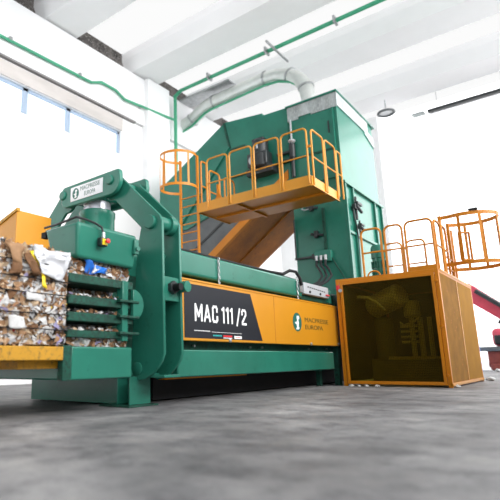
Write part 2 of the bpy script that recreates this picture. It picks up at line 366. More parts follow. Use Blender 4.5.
def badge(parent, c, u, v, rx, rz, n, mats):
    """oval badge with a pale rearing figure"""
    c, u, v, n = V(c), V(u), V(v), V(n)
    def P(poly, d0, d1, name, m):
        b = MB(); A = [b.bm.verts.new(c+u*p[0]*rx+v*p[1]*rz+n*d0) for p in poly]; B = [b.bm.verts.new(c+u*p[0]*rx+v*p[1]*rz+n*d1) for p in poly]
        k = len(poly); b.bm.faces.new(B); 
        for i in range(k): b.bm.faces.new((A[i], A[(i+1) % k], B[(i+1) % k], B[i]))
        return b.build(name, m, parent, smooth=False)
    P([(cos(a*pi/16), sin(a*pi/16)) for a in range(32)], 0, 0.003, 'badge', mats[0])
    P([(-.42,-.78),(.12,-.80),(.45,-.62),(.22,-.45),(.36,-.05),(.22,.25),(.48,.42),(.38,.72),(.1,.60),(.0,.74),(-.14,.5),(-.02,.2),(-.25,-.02),(-.58,.02),(-.5,-.18),(-.22,-.25),(-.15,-.5)], 0.003, 0.006, 'badge_figure', mats[1])
badge(pan, (BX+0.001, 10.02, 1.42), (0, 1, 0), (0, 0, 1), 0.205, 0.20, (1, 0, 0), (LOGO, LETTER))
lab(text('MACPRESSE', (BX+0.001, 10.40, 1.445), (0, 1, 0), (0, 0, 1), (1.26, 0.10), 0.003, GTEXT, pan), 'thin dark company lettering')
text('EUROPA', (BX+0.001, 10.40, 1.285), (0, 1, 0), (0, 0, 1), (0.93, 0.10), 0.003, GTEXT, pan)
for (y, z) in ((7.38, 0.965), (10.63, 0.965), (12.2, 0.99)): MB().lathe((BX, y, z), [(0.035, 0), (0.035, 0.02), (0.02, 0.03)], (1, 0, 0), 12).build('latch_bolt', STEEL, pan)
MB().box(-5.1, -4.96, 12.27, 12.42, 0.0, 2.2).build('end_post', GREENW, press, bevel=0.01)
# bits under the panel and bolts
for y in [6.6, 8.35, 8.8, 10.9, 11.9]: MB().lathe((-5.11, y, 0.87), [(0.02, 0), (0.02, 0.04)], (1, 0, 0), 8).build('flange_bolt', STEEL, press)
MB().box(-5.3, -5.16, 5.95, 8.3, 0.355, 0.375).build('drip_rail', ORA, press)
# feet
def foot(x, y, h, w, name='support_leg', base=0.24):
    o = MB().box(x-w, x+w, y-0.16, y-0.13, 0.02, h).box(x-w, x+w, y+0.13, y+0.16, 0.02, h).box(x-0.015, x+0.015, y-0.13, y+0.13, 0.02, h).build(name, GREEN, press, bevel=0.004)
    MB().box(x-base, x+base, y-0.24, y+0.24, 0.0, 0.025).build('foot_plate', GREENW, o)
leg = MB().box(-5.27, -5.25, 5.28, 5.72, 0.025, 0.42).box(-5.5, -5.27, 5.49, 5.51, 0.025, 0.42).box(-5.52, -5.50, 5.28, 5.72, 0.025, 0.42).build('support_leg', GREEN, press, bevel=0.004)
MB().box(-5.75, -5.12, 5.14, 5.76, 0.0, 0.025).build('foot_plate', GREENW, leg, bevel=0.004)
MB().box(-7.75, -5.55, 5.36, 5.6, 0.02, 0.42).build('foot_beam', GREEN, press, bevel=0.01)
MB().box(-5.36, -5.26, 11.78, 11.90, 0.0, 0.39).build('support_leg', GREENW, press, bevel=0.004); foot(-7.4, 11.75, 0.39, 0.09); foot(-7.4, 8.8, 0.39, 0.09)
MB().box(-5.2, -5.1, 5.5, 5.75, 0.41, 0.46).build('corner_angle', GREEN, press)
# finger grate beside the first bale
gr = MB()
BARS = ((1.61, 1.72), (1.34, 1.45), (1.13, 1.24), (0.93, 1.02))
for z0, z1 in BARS:
    b = MB().box(-4.95, -4.90, 3.86, 4.98, z0, z1).box(-5.34, -4.95, 3.86, 4.98, z1-0.03, z1).box(-5.34, -4.95, 3.86, 4.98, z0, z0+0.03)
    if z1 < 1.7: b.box(-4.90, -4.82, 4.66, 5.03, z1-0.035, z1)
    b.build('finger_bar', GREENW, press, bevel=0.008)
MB().box(-5.0, -4.88, 4.76, 4.87, 0.90, 1.72).build('finger_post', GREEN, press, bevel=0.01)
MB().prism(arc((4.93, 1.40), 0.21, -90, 90, 16) , 'x', -4.90, -4.84).build('pivot_disc', GREEN, press, bevel=0.008)
# chains, cable and terminal box on the upper beam
def chain(y, z0, z1, parent):
    b = MB(); n = int((z1-z0)/0.055)
    for k in range(n):
        z = z0+(k+0.5)*(z1-z0)/n; h = 0.036; a = k % 2
        P = [(cos(i*pi/5)*0.018, sin(i*pi/5)*h) for i in range(10)]
        b.tube([(-4.905+(p[0] if a else 0), y+(0 if a else p[0]), z+p[1]) for p in P], 0.008, 5, closed=True)
    b.build('hanging_chain', STEEL, parent)
chain(7.12, 1.93, 2.40, press); chain(10.15, 1.93, 2.42, press)
MB().tube([(-5.05, 5.9, 2.42), (-5.05, 8, 2.42), (-5.04, 9.2, 2.43), (-5.0, 9.7, 2.44), (-4.97, 9.95, 2.55), (-4.92, 10.15, 2.54), (-4.88, 10.25, 2.40), (-4.86, 10.28, 2.24)], 0.035).build('conduit_hose', DARK, press)
MB().tube([(-5.15, 5.9, 2.41), (-5.15, 9, 2.41), (-5.1, 9.9, 2.43), (-5.05, 10.6, 2.40)], 0.018).build('cable', DARK, press)
tb = MB().box(-5.02, -4.88, 10.42, 11.78, 2.08, 2.34).build('terminal_box', LGREY, press, bevel=0.01)
MB().box(-5.0, -4.9, 10.28, 10.42, 2.1, 2.34).build('end_cover', STEEL, tb, bevel=0.01)
for k in range(9): MB().box(-4.88, -4.877, 10.62+k*0.11, 10.62+k*0.11+0.07, 2.235-0.004*k, 2.262-0.004*k).build('marking', DARK, tb, smooth=False)
for y in (10.72, 11.28): MB().lathe((-4.88, y, 2.14), [(0.03, 0), (0.03, 0.02)], (1, 0, 0), 10).build('screw', DARK, tb)
lab(MB().box(-4.89, -4.84, 11.6, 11.76, 2.13, 2.16).build('switch_lever', RED, tb), 'red lever')
MB().box(-5.1, -4.92, 11.86, 12.02, 1.98, 2.3).build('bracket', GREEN, press, bevel=0.01)

# ------------------------------------------------------------------ lifting arch over the press
XM = -6.43
arch = thing('lifting_arch', (XM, 5.7, 0.36), 'green plate arch with pinned links straddling the press', 'machine')
half = [(-5.62, 3.60), (-4.80, 2.80), (-4.745, 2.70), (-4.72, 0.74), (-4.77, 0.62), (-4.93, 0.46), (-5.08, 0.385), (-5.22, 0.36), (-5.33, 0.42), (-5.385, 0.56), (-5.26, 2.32), (-5.18, 2.66), (-5.80, 3.26)] + arc((-5.85, 3.47), 0.21, -80, -260, 7)
def plate(poly, y0, y1, name='arm_plate'):
    return MB().prism(poly, 'y', y0, y1).build(name, GREEN, arch, bevel=0.012)
mir = [(2*XM-p[0], p[1]) for p in half][::-1]
for y0 in (5.43, 5.83):
    plate(half, y0, y0+0.05); plate(mir, y0, y0+0.05)
link = arc((-5.60, 3.65), 0.06, 80, 0, 4) + arc((-5.76, 3.53), 0.235, 5, -85, 8) + [(-6.85, 3.31)] + arc((-6.88, 3.46), 0.15, -95, -170, 5) + arc((-6.93, 3.58), 0.12, 170, 95, 5)
for y0 in (5.30, 5.93):
    lo = MB().prism(link, 'y', y0, y0+0.08).build('link_plate', GREEN, arch, bevel=0.015)
    if y0 < 5.5:
        MB().box(-6.76, -5.93, 5.293, 5.299, 3.385, 3.64).build('name_plate', WHITE, lo, smooth=False)
        badge(lo, (-6.62, 5.292, 3.51), (1, 0, 0), (0, 0, 1), 0.085, 0.10, (0, -1, 0), (LOGO, LETTER))
        text('MACPRESSE', (-6.50, 5.2925, 3.535), (1, 0, 0), (0, 0, 1), (0.50, 0.075), 0.002, GRTEXT, lo)
        text('EUROPA', (-6.39, 5.2925, 3.425), (1, 0, 0), (0, 0, 1), (0.28, 0.075), 0.002, GRTEXT, lo)
for x in (-5.76, -6.98):
    MB().lathe((x, 5.42, 3.55), [(0.085, 0), (0.085, 0.14), (0.07, 0.155)], (0, -1, 0), 20).build('pin_cap', GREEN, arch)
    MB().cyl((x, 5.35, 3.53), (x, 6.03, 3.53), 0.07).build('pivot_pin', GREEN, arch)
for s_ in (1, -1):
    x = XM + s_*(-4.97-XM)
    MB().lathe((x, 5.435, 2.71), [(0.11, 0), (0.11, 0.045), (0.10, 0.055)], (0, -1, 0), 24).build('pin_cap', GREEN, arch)
    MB().cyl((x+0.05, 5.48, 2.71), (x+0.05, 5.83, 2.71), 0.115).build('pivot_pin', GREEN, arch)
    MB().cyl((x+0.05, 5.72, 2.71), (x+0.05, 5.83, 2.71), 0.16, 0.16).build('pin_boss', GREEN, arch)
    MB().lathe((XM+s_*(-5.24-XM), 5.435, 0.53), [(0.095, 0), (0.095, 0.02), (0.08, 0.03)], (0, -1, 0), 24).build('pin_cap', GREEN, arch)
MB().box(-5.0, -4.76, 5.48, 5.83, 1.50, 1.86).build('cross_plate', GREEN, arch, bevel=0.008)
MB().box(-5.1, -4.76, 5.48, 5.83, 0.40, 0.44).build('bottom_plate', GREEN, arch, bevel=0.006)
MB().prism([(-5.2, 1.9), (-4.95, 2.2), (-4.85, 2.2), (-5.05, 1.9)], 'y', 5.6, 5.65).build('gusset', GREEN, arch)
MB().cyl((-4.70, 5.66, 1.70), (-4.58, 5.66, 1.70), 0.055, 0.055, 12).build('tie_bolt', DARK, arch)
MB().lathe((-4.76, 5.66, 1.70), [(0.10, 0), (0.10, 0.06)], (1, 0, 0), 6).build('bolt_nut', MOTOR, arch)
MB().lathe((-4.64, 5.82, 1.72), [(0.085, -0.08), (0.085, 0.06)], (1, 0, 0), 20).build('bolt_cap', GREEN, arch)
# hydraulic cylinder in the middle of the arch
cy = MB().lathe((XM, 5.63, 2.45), [(0.36, 0), (0.36, 0.12), (0.305, 0.14), (0.305, 0.62), (0.315, 0.64), (0.315, 0.73), (0.29, 0.75)], seg=40).build('cylinder_barrel', GREEN, arch)
lab(MB().lathe((XM, 5.63, 3.17), [(0.235, 0), (0.235, 0.26)], seg=36).build('piston_rod', CHROME, arch), 'polished steel rod')
MB().box(XM-0.28, XM+0.28, 5.40, 5.9, 3.36, 3.5).build('rod_head', GREEN, arch, bevel=0.02)
# press box at the near side with its emergency stop
box = thing('clamp_box', (-5.2, 4.7, 1.95), 'green rounded steel box above the waste with a red stop button', 'machine part')
MB().hexa([(-5.5, 4.03, 1.95), (-4.93, 4.0, 1.94), (-4.93, 5.04, 1.92), (-5.5, 5.04, 1.95), (-5.58, 3.95, 2.40), (-4.88, 3.95, 2.40), (-4.88, 5.04, 2.40), (-5.58, 5.04, 2.40)]).build('housing', GREEN, box, bevel=0.045, seg=4)
MB().box(-5.62, -4.93, 3.99, 5.04, 2.385, 2.41).build('top_plate', GREEN, box, bevel=0.005)
MB().box(-7.9, -5.6, 4.95, 5.42, 1.95, 2.45).box(-7.1, -5.75, 5.42, 6.0, 2.0, 2.46).build('cross_beam', GREEN, box, bevel=0.02)
MB().box(-4.90, -4.85, 4.96, 5.05, 2.12, 2.34).build('hinge_bracket', GREEN, box, bevel=0.01)
MB().lathe((-4.85, 5.005, 2.2), [(0.03, 0), (0.04, 0.03)], (1, 0, 0), 6).build('bolt', GREEN, box)
MB().box(-5.68, -5.58, 3.97, 4.06, 2.30, 2.38).build('end_block', DARK, box)
es = MB().box(-4.88, -4.80, 4.28, 4.40, 2.12, 2.235).build('switch_box', MOTOR, box, bevel=0.012)
lab(MB().box(-4.80, -4.79, 4.30, 4.385, 2.135, 2.215).build('yellow_plate', YPLA, es), 'yellow plate')
lab(MB().lathe((-4.79, 4.36, 2.185), [(0.02, 0), (0.02, 0.025), (0.033, 0.03), (0.033, 0.045), (0.025, 0.05)], (1, 0, 0), 18).build('stop_button', RED, es), 'red button')
MB().tube([(-5.55, 3.93, 2.42), (-5.3, 3.93, 2.42), (-5.05, 3.92, 2.43), (-4.92, 3.96, 2.46), (-4.87, 4.08, 2.44), (-4.86, 4.22, 2.42), (-4.84, 4.32, 2.38), (-4.83, 4.345, 2.30), (-4.83, 4.345, 2.22)], 0.016).build('cable', MOTOR, box)
MB().cyl((-4.83, 4.345, 2.23), (-4.83, 4.345, 2.31), 0.024, seg=10).build('cable_gland', STEEL, box)

# ------------------------------------------------------------------ bales
def flake(b, c, n, size, mi):
    """one crumpled scrap lying on a face with normal n"""
    n = V(n).normalized(); t = n.orthogonal().normalized(); t.rotate(Matrix.Rotation(rnd.uniform(0, 6.28), 3, n)); s_ = n.cross(t)
    asp = rnd.uniform(0.35, 1.0); k = 3; vs = []
    tx, ty = rnd.uniform(-.5, .5), rnd.uniform(-.5, .5); cv = rnd.uniform(-1.2, 1.2)
    for i in range(k+1):
        for j in range(k+1):
            a, d = i/k-0.5, j/k-0.5
            h = (tx*a + ty*d + cv*(a*a-0.1) + rnd.uniform(-.16, .16)) * size * 0.55 + size*0.06
            e = 1 + rnd.uniform(-.22, .22)
            vs.append(b.bm.verts.new(V(c) + t*a*size*e + s_*d*size*asp*e + n*h))
    for i in range(k):
        for j in range(k):
            f = b.bm.faces.new((vs[i*(k+1)+j], vs[(i+1)*(k+1)+j], vs[(i+1)*(k+1)+j+1], vs[i*(k+1)+j+1])); f.material_index = mi
def bale(root, x0, x1, y0, y1, z0, z1, faces, amp=0.03):
    b = MB(); bm_ = b.bm
    b.box(x0, x1, y0, y1, z0, z1)
    bmesh.ops.subdivide_edges(bm_, edges=bm_.edges[:], cuts=26, use_grid_fill=True)
    for v in bm_.verts:
        p = v.co.copy(); d = noise.noise_vector(p*6)*amp + noise.noise_vector(p*17)*amp*0.5
        v.co = p + V((-abs(d.x)*0.9, d.y, 0)) if p.x > x1-1e-4 else p + V((d.x, d.y, -abs(d.z)*0.7))
        v.co.z = max(z0, min(z1, v.co.z)); v.co.x = min(x1, v.co.x)
    b.build('waste_block', WASTE, root, smooth=False)
    f = MB(); rows = 5
    for (face, n) in faces:
        for _ in range(n):
            mi = rnd.choices(range(len(PAPERS)), PW)[0]
            z = rnd.uniform(z0+0.02, z1-0.02); size = rnd.choice((0.04, 0.05, 0.065, 0.08, 0.1, 0.14))
            if mi in (5, 6, 7, 8): size *= 0.6
            y = rnd.uniform(y0+0.02, y1-0.02); x = rnd.uniform(x0+0.02, x1-0.02)
            if face == 'x': flake(f, (x1-0.015, y, z), (1, rnd.uniform(-.35, .35), rnd.uniform(-.5, .35)), size, mi)
            if face == 'y': flake(f, (x, y0+0.01, z), (rnd.uniform(-.3, .3), -1, rnd.uniform(-.4, .4)), size, mi)
            if face == 'Y': flake(f, (x, y1-0.01, z), (rnd.uniform(-.3, .3), 1, rnd.uniform(-.4, .4)), size, mi)
            if face == 'z': flake(f, (x, y, z1-0.01), (rnd.uniform(-.3, .3), rnd.uniform(-.3, .3), 1), size, mi)
    o = f.build('paper_scrap_layer', PAPERS, root, smooth=False, recalc=False); o['kind'] = 'stuff'
    return o
def sheet(parent, name, m, corners, n=8, amp=0.03, push=(1, 0, 0)):
    """crumpled film stretched between four corners"""
    b = MB(); A, B, D, E_ = [V(c) for c in corners]; g = []
    for i in range(n+1):
        for j in range(n+1):
            s_, t_ = i/n, j/n
            p = (A*(1-s_)+B*s_)*(1-t_) + (E_*(1-s_)+D*s_)*t_
            p = p + V(push)*(noise.noise(p*7)*amp + noise.noise(p*19)*amp*0.5 + amp*0.6)
            p += V((0, noise.noise(p*5+V((9, 0, 0)))*amp, noise.noise(p*5+V((0, 9, 0)))*amp))
            g.append(b.bm.verts.new(p))
    for i in range(n):
        for j in range(n):
            b.bm.faces.new((g[i*(n+1)+j], g[(i+1)*(n+1)+j], g[(i+1)*(n+1)+j+1], g[i*(n+1)+j+1]))
    o = b.build(name, m, parent, smooth=True, recalc=False)
    sd = o.modifiers.new('solid', 'SOLIDIFY'); sd.thickness = 0.006
    return o
b1 = thing('paper_bale', (-5.9, 2.75, 0.83), 'wire-tied bale of waste paper lying on the yellow table', 'bale')
bale(b1, -6.85, -4.92, 1.6, 3.84, 0.835, 1.97, (('x', 1750), ('y', 500), ('z', 420), ('Y', 260)))
for z in (1.01, 1.185, 1.42, 1.585, 1.77):
    pts = []
    for k in range(25):
        y = 1.58+k*(3.86-1.58)/24; pts.append((-4.885+noise.noise(V((y*3, z*5, 0)))*0.012, y, z+noise.noise(V((y*2, z*9, 3)))*0.014))
    MB().tube([(-6.0, 1.57, z), (-4.93, 1.57, z)] + pts + [(-4.93, 3.87, z), (-5.6, 3.87, z)], 0.007, 6).build('baling_wire', DARK, b1)
lab(sheet(b1, 'plastic_sheet', WPLA, [(-4.9, 3.30, 1.99), (-4.9, 3.79, 1.95), (-4.9, 3.74, 1.63), (-4.9, 3.40, 1.64)], 16, 0.075), 'large white crumpled sheet')
lab(sheet(b1, 'yellow_strip', YPLA, [(-4.9, 3.28, 1.90), (-4.9, 3.36, 1.92), (-4.9, 3.52, 1.60), (-4.9, 3.46, 1.60)], 6, 0.03), 'yellow strip')
lab(sheet(b1, 'yellow_strip', YPLA, [(-4.9, 3.46, 1.62), (-4.9, 3.51, 1.62), (-4.9, 3.53, 1.48), (-4.9, 3.48, 1.49)], 4, 0.03), 'yellow strip')
lab(sheet(b1, 'cardboard_flap', PAPERS[1], [(-4.9, 2.98, 1.93), (-4.9, 3.18, 1.92), (-4.9, 3.14, 1.70), (-4.9, 3.02, 1.74)], 5, 0.05), 'tan cardboard')
lab(sheet(b1, 'cardboard_flap', PAPERS[2], [(-4.9, 3.02, 1.74), (-4.9, 3.16, 1.70), (-4.9, 3.14, 1.60), (-4.9, 3.0, 1.61)], 5, 0.05), 'brown cardboard')
lab(sheet(b1, 'cardboard_flap', PAPERS[2], [(-4.9, 3.2, 1.86), (-4.9, 3.28, 1.88), (-4.9, 3.46, 1.60), (-4.9, 3.3, 1.64)], 5, 0.05), 'brown cardboard')
lab(sheet(b1, 'cardboard_flap', PAPERS[2], [(-4.9, 3.74, 1.82), (-4.9, 3.81, 1.80), (-4.9, 3.80, 1.64), (-4.9, 3.72, 1.65)], 5, 0.03), 'brown cardboard')
lab(sheet(b1, 'white_patch', PAPERS[0], [(-4.9, 3.25, 1.40), (-4.9, 3.52, 1.39), (-4.9, 3.5, 1.30), (-4.9, 3.26, 1.31)], 6, 0.04), 'white paper')
lab(sheet(b1, 'white_patch', PAPERS[0], [(-4.9, 3.02, 1.16), (-4.9, 3.22, 1.15), (-4.9, 3.24, 1.02), (-4.9, 3.04, 1.03)], 6, 0.04), 'white paper')
b2 = thing('paper_bale', (-5.9, 5.0, 0.83), 'compressed waste paper showing between the green finger bars', 'bale')
bale(b2, -6.95, -5.36, 3.92, 5.02, 0.835, 1.71, (('x', 700),))
bale(b2, -6.95, -5.04, 3.92, 5.02, 1.725, 1.93, (('x', 420),))
bale(b2, -6.95, -5.0, 3.95, 4.95, 0.835, 0.925, (('x', 200),))
lab(sheet(b2, 'blue_bag', BLUE, [(-5.03, 4.14, 1.93), (-5.03, 4.54, 1.90), (-5.03, 4.52, 1.76), (-5.03, 4.2, 1.78)], 8, 0.06), 'blue plastic bag')
lab(sheet(b2, 'white_scrap', WPLA, [(-5.0, 4.27, 1.88), (-5.0, 4.36, 1.87), (-5.0, 4.40, 1.79), (-5.0, 4.31, 1.79)], 5, 0.08), 'white film')
lab(sheet(b2, 'white_scrap', WPLA, [(-5.06, 4.55, 1.84), (-5.06, 4.66, 1.83), (-5.06, 4.68, 1.74), (-5.06, 4.58, 1.74)], 5, 0.06), 'white film')
lit = MB()
for z0, z1 in BARS[1:]:
    for _ in range(90):
        y = rnd.uniform(3.9, 4.9); mi = rnd.choices(range(len(PAPERS)), PW)[0]
        flake(lit, (rnd.uniform(-5.25, -4.91), y, z1+0.012+rnd.random()*0.02), (0.5, rnd.uniform(-.4, .4), 0.7), rnd.uniform(0.03, 0.075), mi)
o = lit.build('bar_litter', PAPERS, b2, smooth=False, recalc=False); o['kind'] = 'stuff'
# bale table and the yellow housing at the far side
tb = thing('bale_table', (-6.2, 2.6, 0), 'scuffed yellow steel outfeed table carrying the bale', 'table')
MB().box(-7.7, -4.88, 1.5, 3.80, 0.655, 0.815).build('table_deck', TABLEY, tb, bevel=0.012)
MB().box(-7.2, -5.05, 3.3, 3.92, 0.56, 0.655).build('support_bracket', TABLEY, tb, bevel=0.008)
for x in (-7.5, -5.1): MB().box(x-0.08, x+0.08, 1.62, 1.78, 0, 0.655).build('leg', TABLEY, tb, bevel=0.008)
MB().box(-4.99, -4.89, 3.80, 3.93, 0.42, 0.83).build('edge_plate', GREENW, tb, bevel=0.006)
yb = thing('yellow_hopper', (-7.6, 4.7, 0.82), 'yellow sheet-steel hood behind the bale at the left edge', 'machine part')
MB().hexa([(-8.6, 4.42, 0.82), (-7.02, 4.42, 0.82), (-7.02, 5.1, 0.82), (-8.6, 5.1, 0.82), (-8.6, 4.42, 2.62), (-7.02, 4.42, 3.10), (-7.02, 5.1, 3.10), (-8.6, 5.1, 2.62)]).build('hood', YEL, yb, bevel=0.012)
MB().hexa([(-8.62, 4.40, 2.60), (-7.0, 4.40, 3.08), (-7.0, 4.46, 3.08), (-8.62, 4.46, 2.60), (-8.62, 4.40, 2.68), (-7.0, 4.40, 3.13), (-7.0, 4.46, 3.13), (-8.62, 4.46, 2.68)]).build('rim', TABLEY, yb)

# ------------------------------------------------------------------ feed tower
tw = thing('feed_tower', (-6.05, 16, 2.4), 'tall green feed hopper tower above the press', 'machine')
TX0, TX1, TY0, TY1 = -6.88, -5.2, 14.36, 17.72
MB().box(TX0, TX1, TY0, TY1, 5.86, 8.95).build('upper_shell', GREEN, tw, bevel=0.015)
MB().box(TX0-0.05, TX1+0.06, TY0-0.08, TY1+0.16, 8.93, 8.99).build('roof_plate', GREEN, tw, bevel=0.008)
MB().prism([(TX0, 8.93), (TX0, 8.42), (-6.5, 8.42), (-6.5, 8.5), (-6.05, 8.5), (-6.05, 8.44), (TX1+0.01, 8.44), (TX1+0.01, 8.93)], 'y', TY0-0.03, TY0-0.002).build('galvanised_apron', GALV, tw)
MB().prism([(TY0-0.03, 8.46), (TY1-0.9, 8.46), (TY1-0.9, 8.38), (TY1, 8.1), (TY1, 8.5), (TY1-0.55, 8.55), (TY1-0.55, 8.93), (TY0-0.03, 8.93)], 'x', TX1+0.002, TX1+0.03).build('galvanised_apron', GALV, tw)
MB().box(-6.72, -5.36, TY0-0.05, TY0-0.005, 6.1, 8.40).build('access_door', GREEN, tw, bevel=0.01)
for x in (-6.74, -5.34): MB().box(x-0.03, x+0.03, TY0-0.07, TY0, 6.0, 8.42).build('door_frame', GREEN, tw)
MB().box(-6.7, -5.38, TY0-0.075, TY0-0.05, 7.02, 7.08).build('door_rail', GREENW, tw)
MB().box(-5.50, -5.46, TY0-0.08, TY0-0.05, 7.6, 8.0).build('door_handle', MOTOR, tw)
MB().box(-6.88, -5.2, 14.33, 17.78, 2.3, 5.88).build('lower_shell', GREEN, tw, bevel=0.015)
MB().box(TX1-0.05, TX1+0.09, 14.28, 17.9, 5.86, 5.94).build('ledge', GREEN, tw, bevel=0.006)
for y in (14.36, 14.98, 17.0, 17.72): MB().box(TX1, TX1+0.075, y-0.035, y+0.035, 2.4, 5.86).build('wall_rib', GREEN, tw, bevel=0.006)
MB().box(TX1, TX1+0.06, 14.4, 17.7, 4.32, 4.40).build('wall_rib', GREEN, tw, bevel=0.006)
MB().box(TX1, TX1+0.05, 14.4, 17.7, 2.9, 2.96).build('wall_rib', GREEN, tw, bevel=0.006)
def latch(y, z, k):
    b = MB().box(TX1+0.06, TX1+0.16, y-0.18*k, y+0.10*k, z-0.10*k, z+0.04*k).box(TX1+0.07, TX1+0.2, y-0.05, y+0.32*k, z+0.05*k, z+0.13*k).cyl((TX1+0.12, y, z-0.4*k), (TX1+0.12, y, z+0.28*k), 0.035).cyl((TX1+0.16, y-0.1, z), (TX1+0.16, y+0.3*k, z-0.12*k), 0.05)
    return b.build('latch_actuator', MOTOR, tw, bevel=0.006)
latch(14.95, 5.24, 1.1); latch(15.12, 4.62, 0.7)
MB().tube([(TX1+0.1, 14.75, 5.1), (TX1+0.12, 14.7, 4.85), (TX1+0.1, 14.9, 4.6), (TX1+0.08, 15.0, 4.2), (TX1+0.06, 15.0, 3.0)], 0.022).build('cable', MOTOR, tw)
MB().box(-5.92, -5.84, 14.26, 14.33, 3.9, 5.2).build('pipe_trunk', GREENW, tw)
jb = MB().box(-6.22, -5.70, 14.18, 14.34, 3.50, 3.84).build('junction_box', GREEN, tw, bevel=0.01)
for x in (-6.14, -6.0, -5.86):
    MB().lathe((x, 14.14, 3.66), [(0.045, -0.12), (0.05, 0.03)], (0, 0, 1), 10).build('hose_coupling', STEEL, jb)
    MB().tube([(x, 14.14, 3.56), (x+0.02, 14.05, 3.38), (x+0.16, 13.95, 3.2), (x+0.26, 13.85, 3.0), (x+0.18, 13.7, 2.82), (x-0.05, 13.5, 2.66), (x-0.12, 13.2, 2.5), (x-0.1, 12.9, 2.3)], 0.035).build('hose', MOTOR, jb)
MB().box(-6.9, -6.35, 14.24, 14.30, 3.68, 3.74).build('rod', MOTOR, tw)
MB().cyl((-6.86, 14.26, 3.72), (-6.86, 14.26, 5.0), 0.025, seg=8).build('rod', MOTOR, tw)
MB().box(-6.32, -6.1, 14.2, 14.33, 3.64, 3.78).build('sensor', MOTOR, tw)
for (x, z) in ((-6.15, 4.42), (-6.25, 5.3)):
    MB().cyl((x-0.16, 14.24, z), (x+0.22, 14.24, z-0.08), 0.04).box(x-0.05, x+0.06, 14.2, 14.33, z-0.13, z+0.08).build('limit_switch', MOTOR, tw)
MB().tube([(-6.5, 14.28, 5.38), (-6.56, 14.24, 5.28), (-6.45, 14.22, 5.22), (-6.2, 14.24, 5.28)], 0.02).build('cable', LGREY, tw)
MB().tube([(-5.7, 14.25, 3.6), (-5.55, 14.22, 3.3), (-5.4, 14.2, 3.05), (-5.2, 13.9, 2.8)], 0.022).build('cable', GREENW, tw)

# ------------------------------------------------------------------ feed conveyor
cv = thing('feed_conveyor', (-9.6, 15.9, 0), 'green housed feed conveyor climbing to the tower with an orange underside', 'conveyor')
top = [(-6.9, 9.0), (-7.86, 9.03), (-7.86, 9.12), (-9.45, 9.28), (-12.66, 7.42), (-12.72, 5.55), (-11.3, 5.5), (-9.3, 6.1), (-6.9, 6.1)]
MB().prism(top[::-1], 'y', 14.38, 17.3).build('housing', GREEN, cv, bevel=0.01)
MB().prism([(-9.3, 8.28), (-9.22, 8.22), (-12.0, 5.2), (-12.1, 5.24)], 'y', 14.30, 14.38).build('edge_rail', GREEN, cv)
MB().prism([(-9.5, 9.26), (-9.42, 9.26), (-9.2, 8.2), (-9.28, 8.2)], 'y', 14.345, 14.38).build('seam', GREENW, cv)
MB().box(-9.2, -6.95, 14.32, 14.38, 7.02, 7.07).build('seam', GREENW, cv)
MB().box(-9.2, -8.6, 14.345, 14.38, 8.08, 8.16).build('seam', GREENW, cv)
MB().prism([(-7.5, 6.2), (-12.3, 5.6), (-13.2, 3.6), (-12.85, 2.42), (-7.5, 6.17)][::-1], 'y', 14.44, 17.2).build('side_frame', GREYS, cv)
MB().prism([(-9.0, 5.9), (-12.9, 3.4), (-12.95, 3.46), (-9.05, 5.96)], 'y', 14.41, 14.44).build('panel_seam', MOTOR, cv)
# inclined pan: from under the platform down to the left
def inc(x, dz=0): return 4.39+0.72*(x+9.91)+dz
MB().hexa([(-12.6, 14.38, inc(-12.6)), (-7.0, 14.38, inc(-7.0)), (-7.0, 17.45, inc(-7.0)), (-12.6, 17.45, inc(-12.6)),
           (-12.6, 14.38, inc(-12.6, .12)), (-7.0, 14.38, inc(-7.0, .12)), (-7.0, 17.45, inc(-7.0, .12)), (-12.6, 17.45, inc(-12.6, .12))]).build('pan', RUST, cv)
MB().hexa([(-12.6, 14.36, inc(-12.6, -.02)), (-7.0, 14.36, inc(-7.0, -.02)), (-7.0, 14.52, inc(-7.0, -.02)), (-12.6, 14.52, inc(-12.6, -.02)),
           (-12.6, 14.36, inc(-12.6, .3)), (-7.0, 14.36, inc(-7.0, .3)), (-7.0, 14.52, inc(-7.0, .3)), (-12.6, 14.52, inc(-12.6, .3))]).build('side_beam', ORA, cv)
MB().hexa([(-12.6, 15.95, inc(-12.6, -.06)), (-7.0, 15.95, inc(-7.0, -.06)), (-7.0, 16.02, inc(-7.0, -.06)), (-12.6, 16.02, inc(-12.6, -.06)),
           (-12.6, 15.95, inc(-12.6)), (-7.0, 15.95, inc(-7.0)), (-7.0, 16.02, inc(-7.0)), (-12.6, 16.02, inc(-12.6))]).build('pan_rib', RUST, cv)
for y in (14.7, 17.0): MB().box(-12.4, -12.2, y-0.1, y+0.1, 0, inc(-12.3)).build('support_leg', GREEN, cv)
# gear motor on the housing side
gm = MB().box(-8.35, -7.35, 13.95, 14.38, 6.75, 6.98).build('motor_bracket', MOTOR, cv, bevel=0.01)
MB().lathe((-7.85, 14.12, 7.3), [(0.30, -0.35), (0.36, -0.3), (0.36, 0.1), (0.27, 0.2), (0.27, 0.62), (0.20, 0.70)], (0, 0, 1), 20).build('gear_motor', MOTOR, gm)
MB().box(-8.25, -7.5, 13.86, 14.3, 7.0, 7.5).build('gearbox', MOTOR, gm, bevel=0.05)
lab(MB().lathe((-8.0, 13.86, 7.22), [(0.17, 0), (0.17, 0.03)], (0, -1, 0), 20).build('cover_disc', LGREY, gm), 'pale round cover')
MB().box(-7.85, -7.8, 13.82, 13.86, 7.6, 7.8).build('name_tag', LGREY, gm)
MB().box(-8.08, -7.62, 13.92, 14.3, 7.92, 8.02).build('rain_cap', MOTOR, gm, bevel=0.03)
sw = MB().cyl((-6.72, 14.2, 6.4), (-6.72, 14.2, 7.6), 0.06).build('tension_rod', MOTOR, cv)
MB().lathe((-6.72, 14.2, 7.32), [(0.10, -0.25), (0.10, 0.2), (0.05, 0.24)]).build('damper', MOTOR, sw)
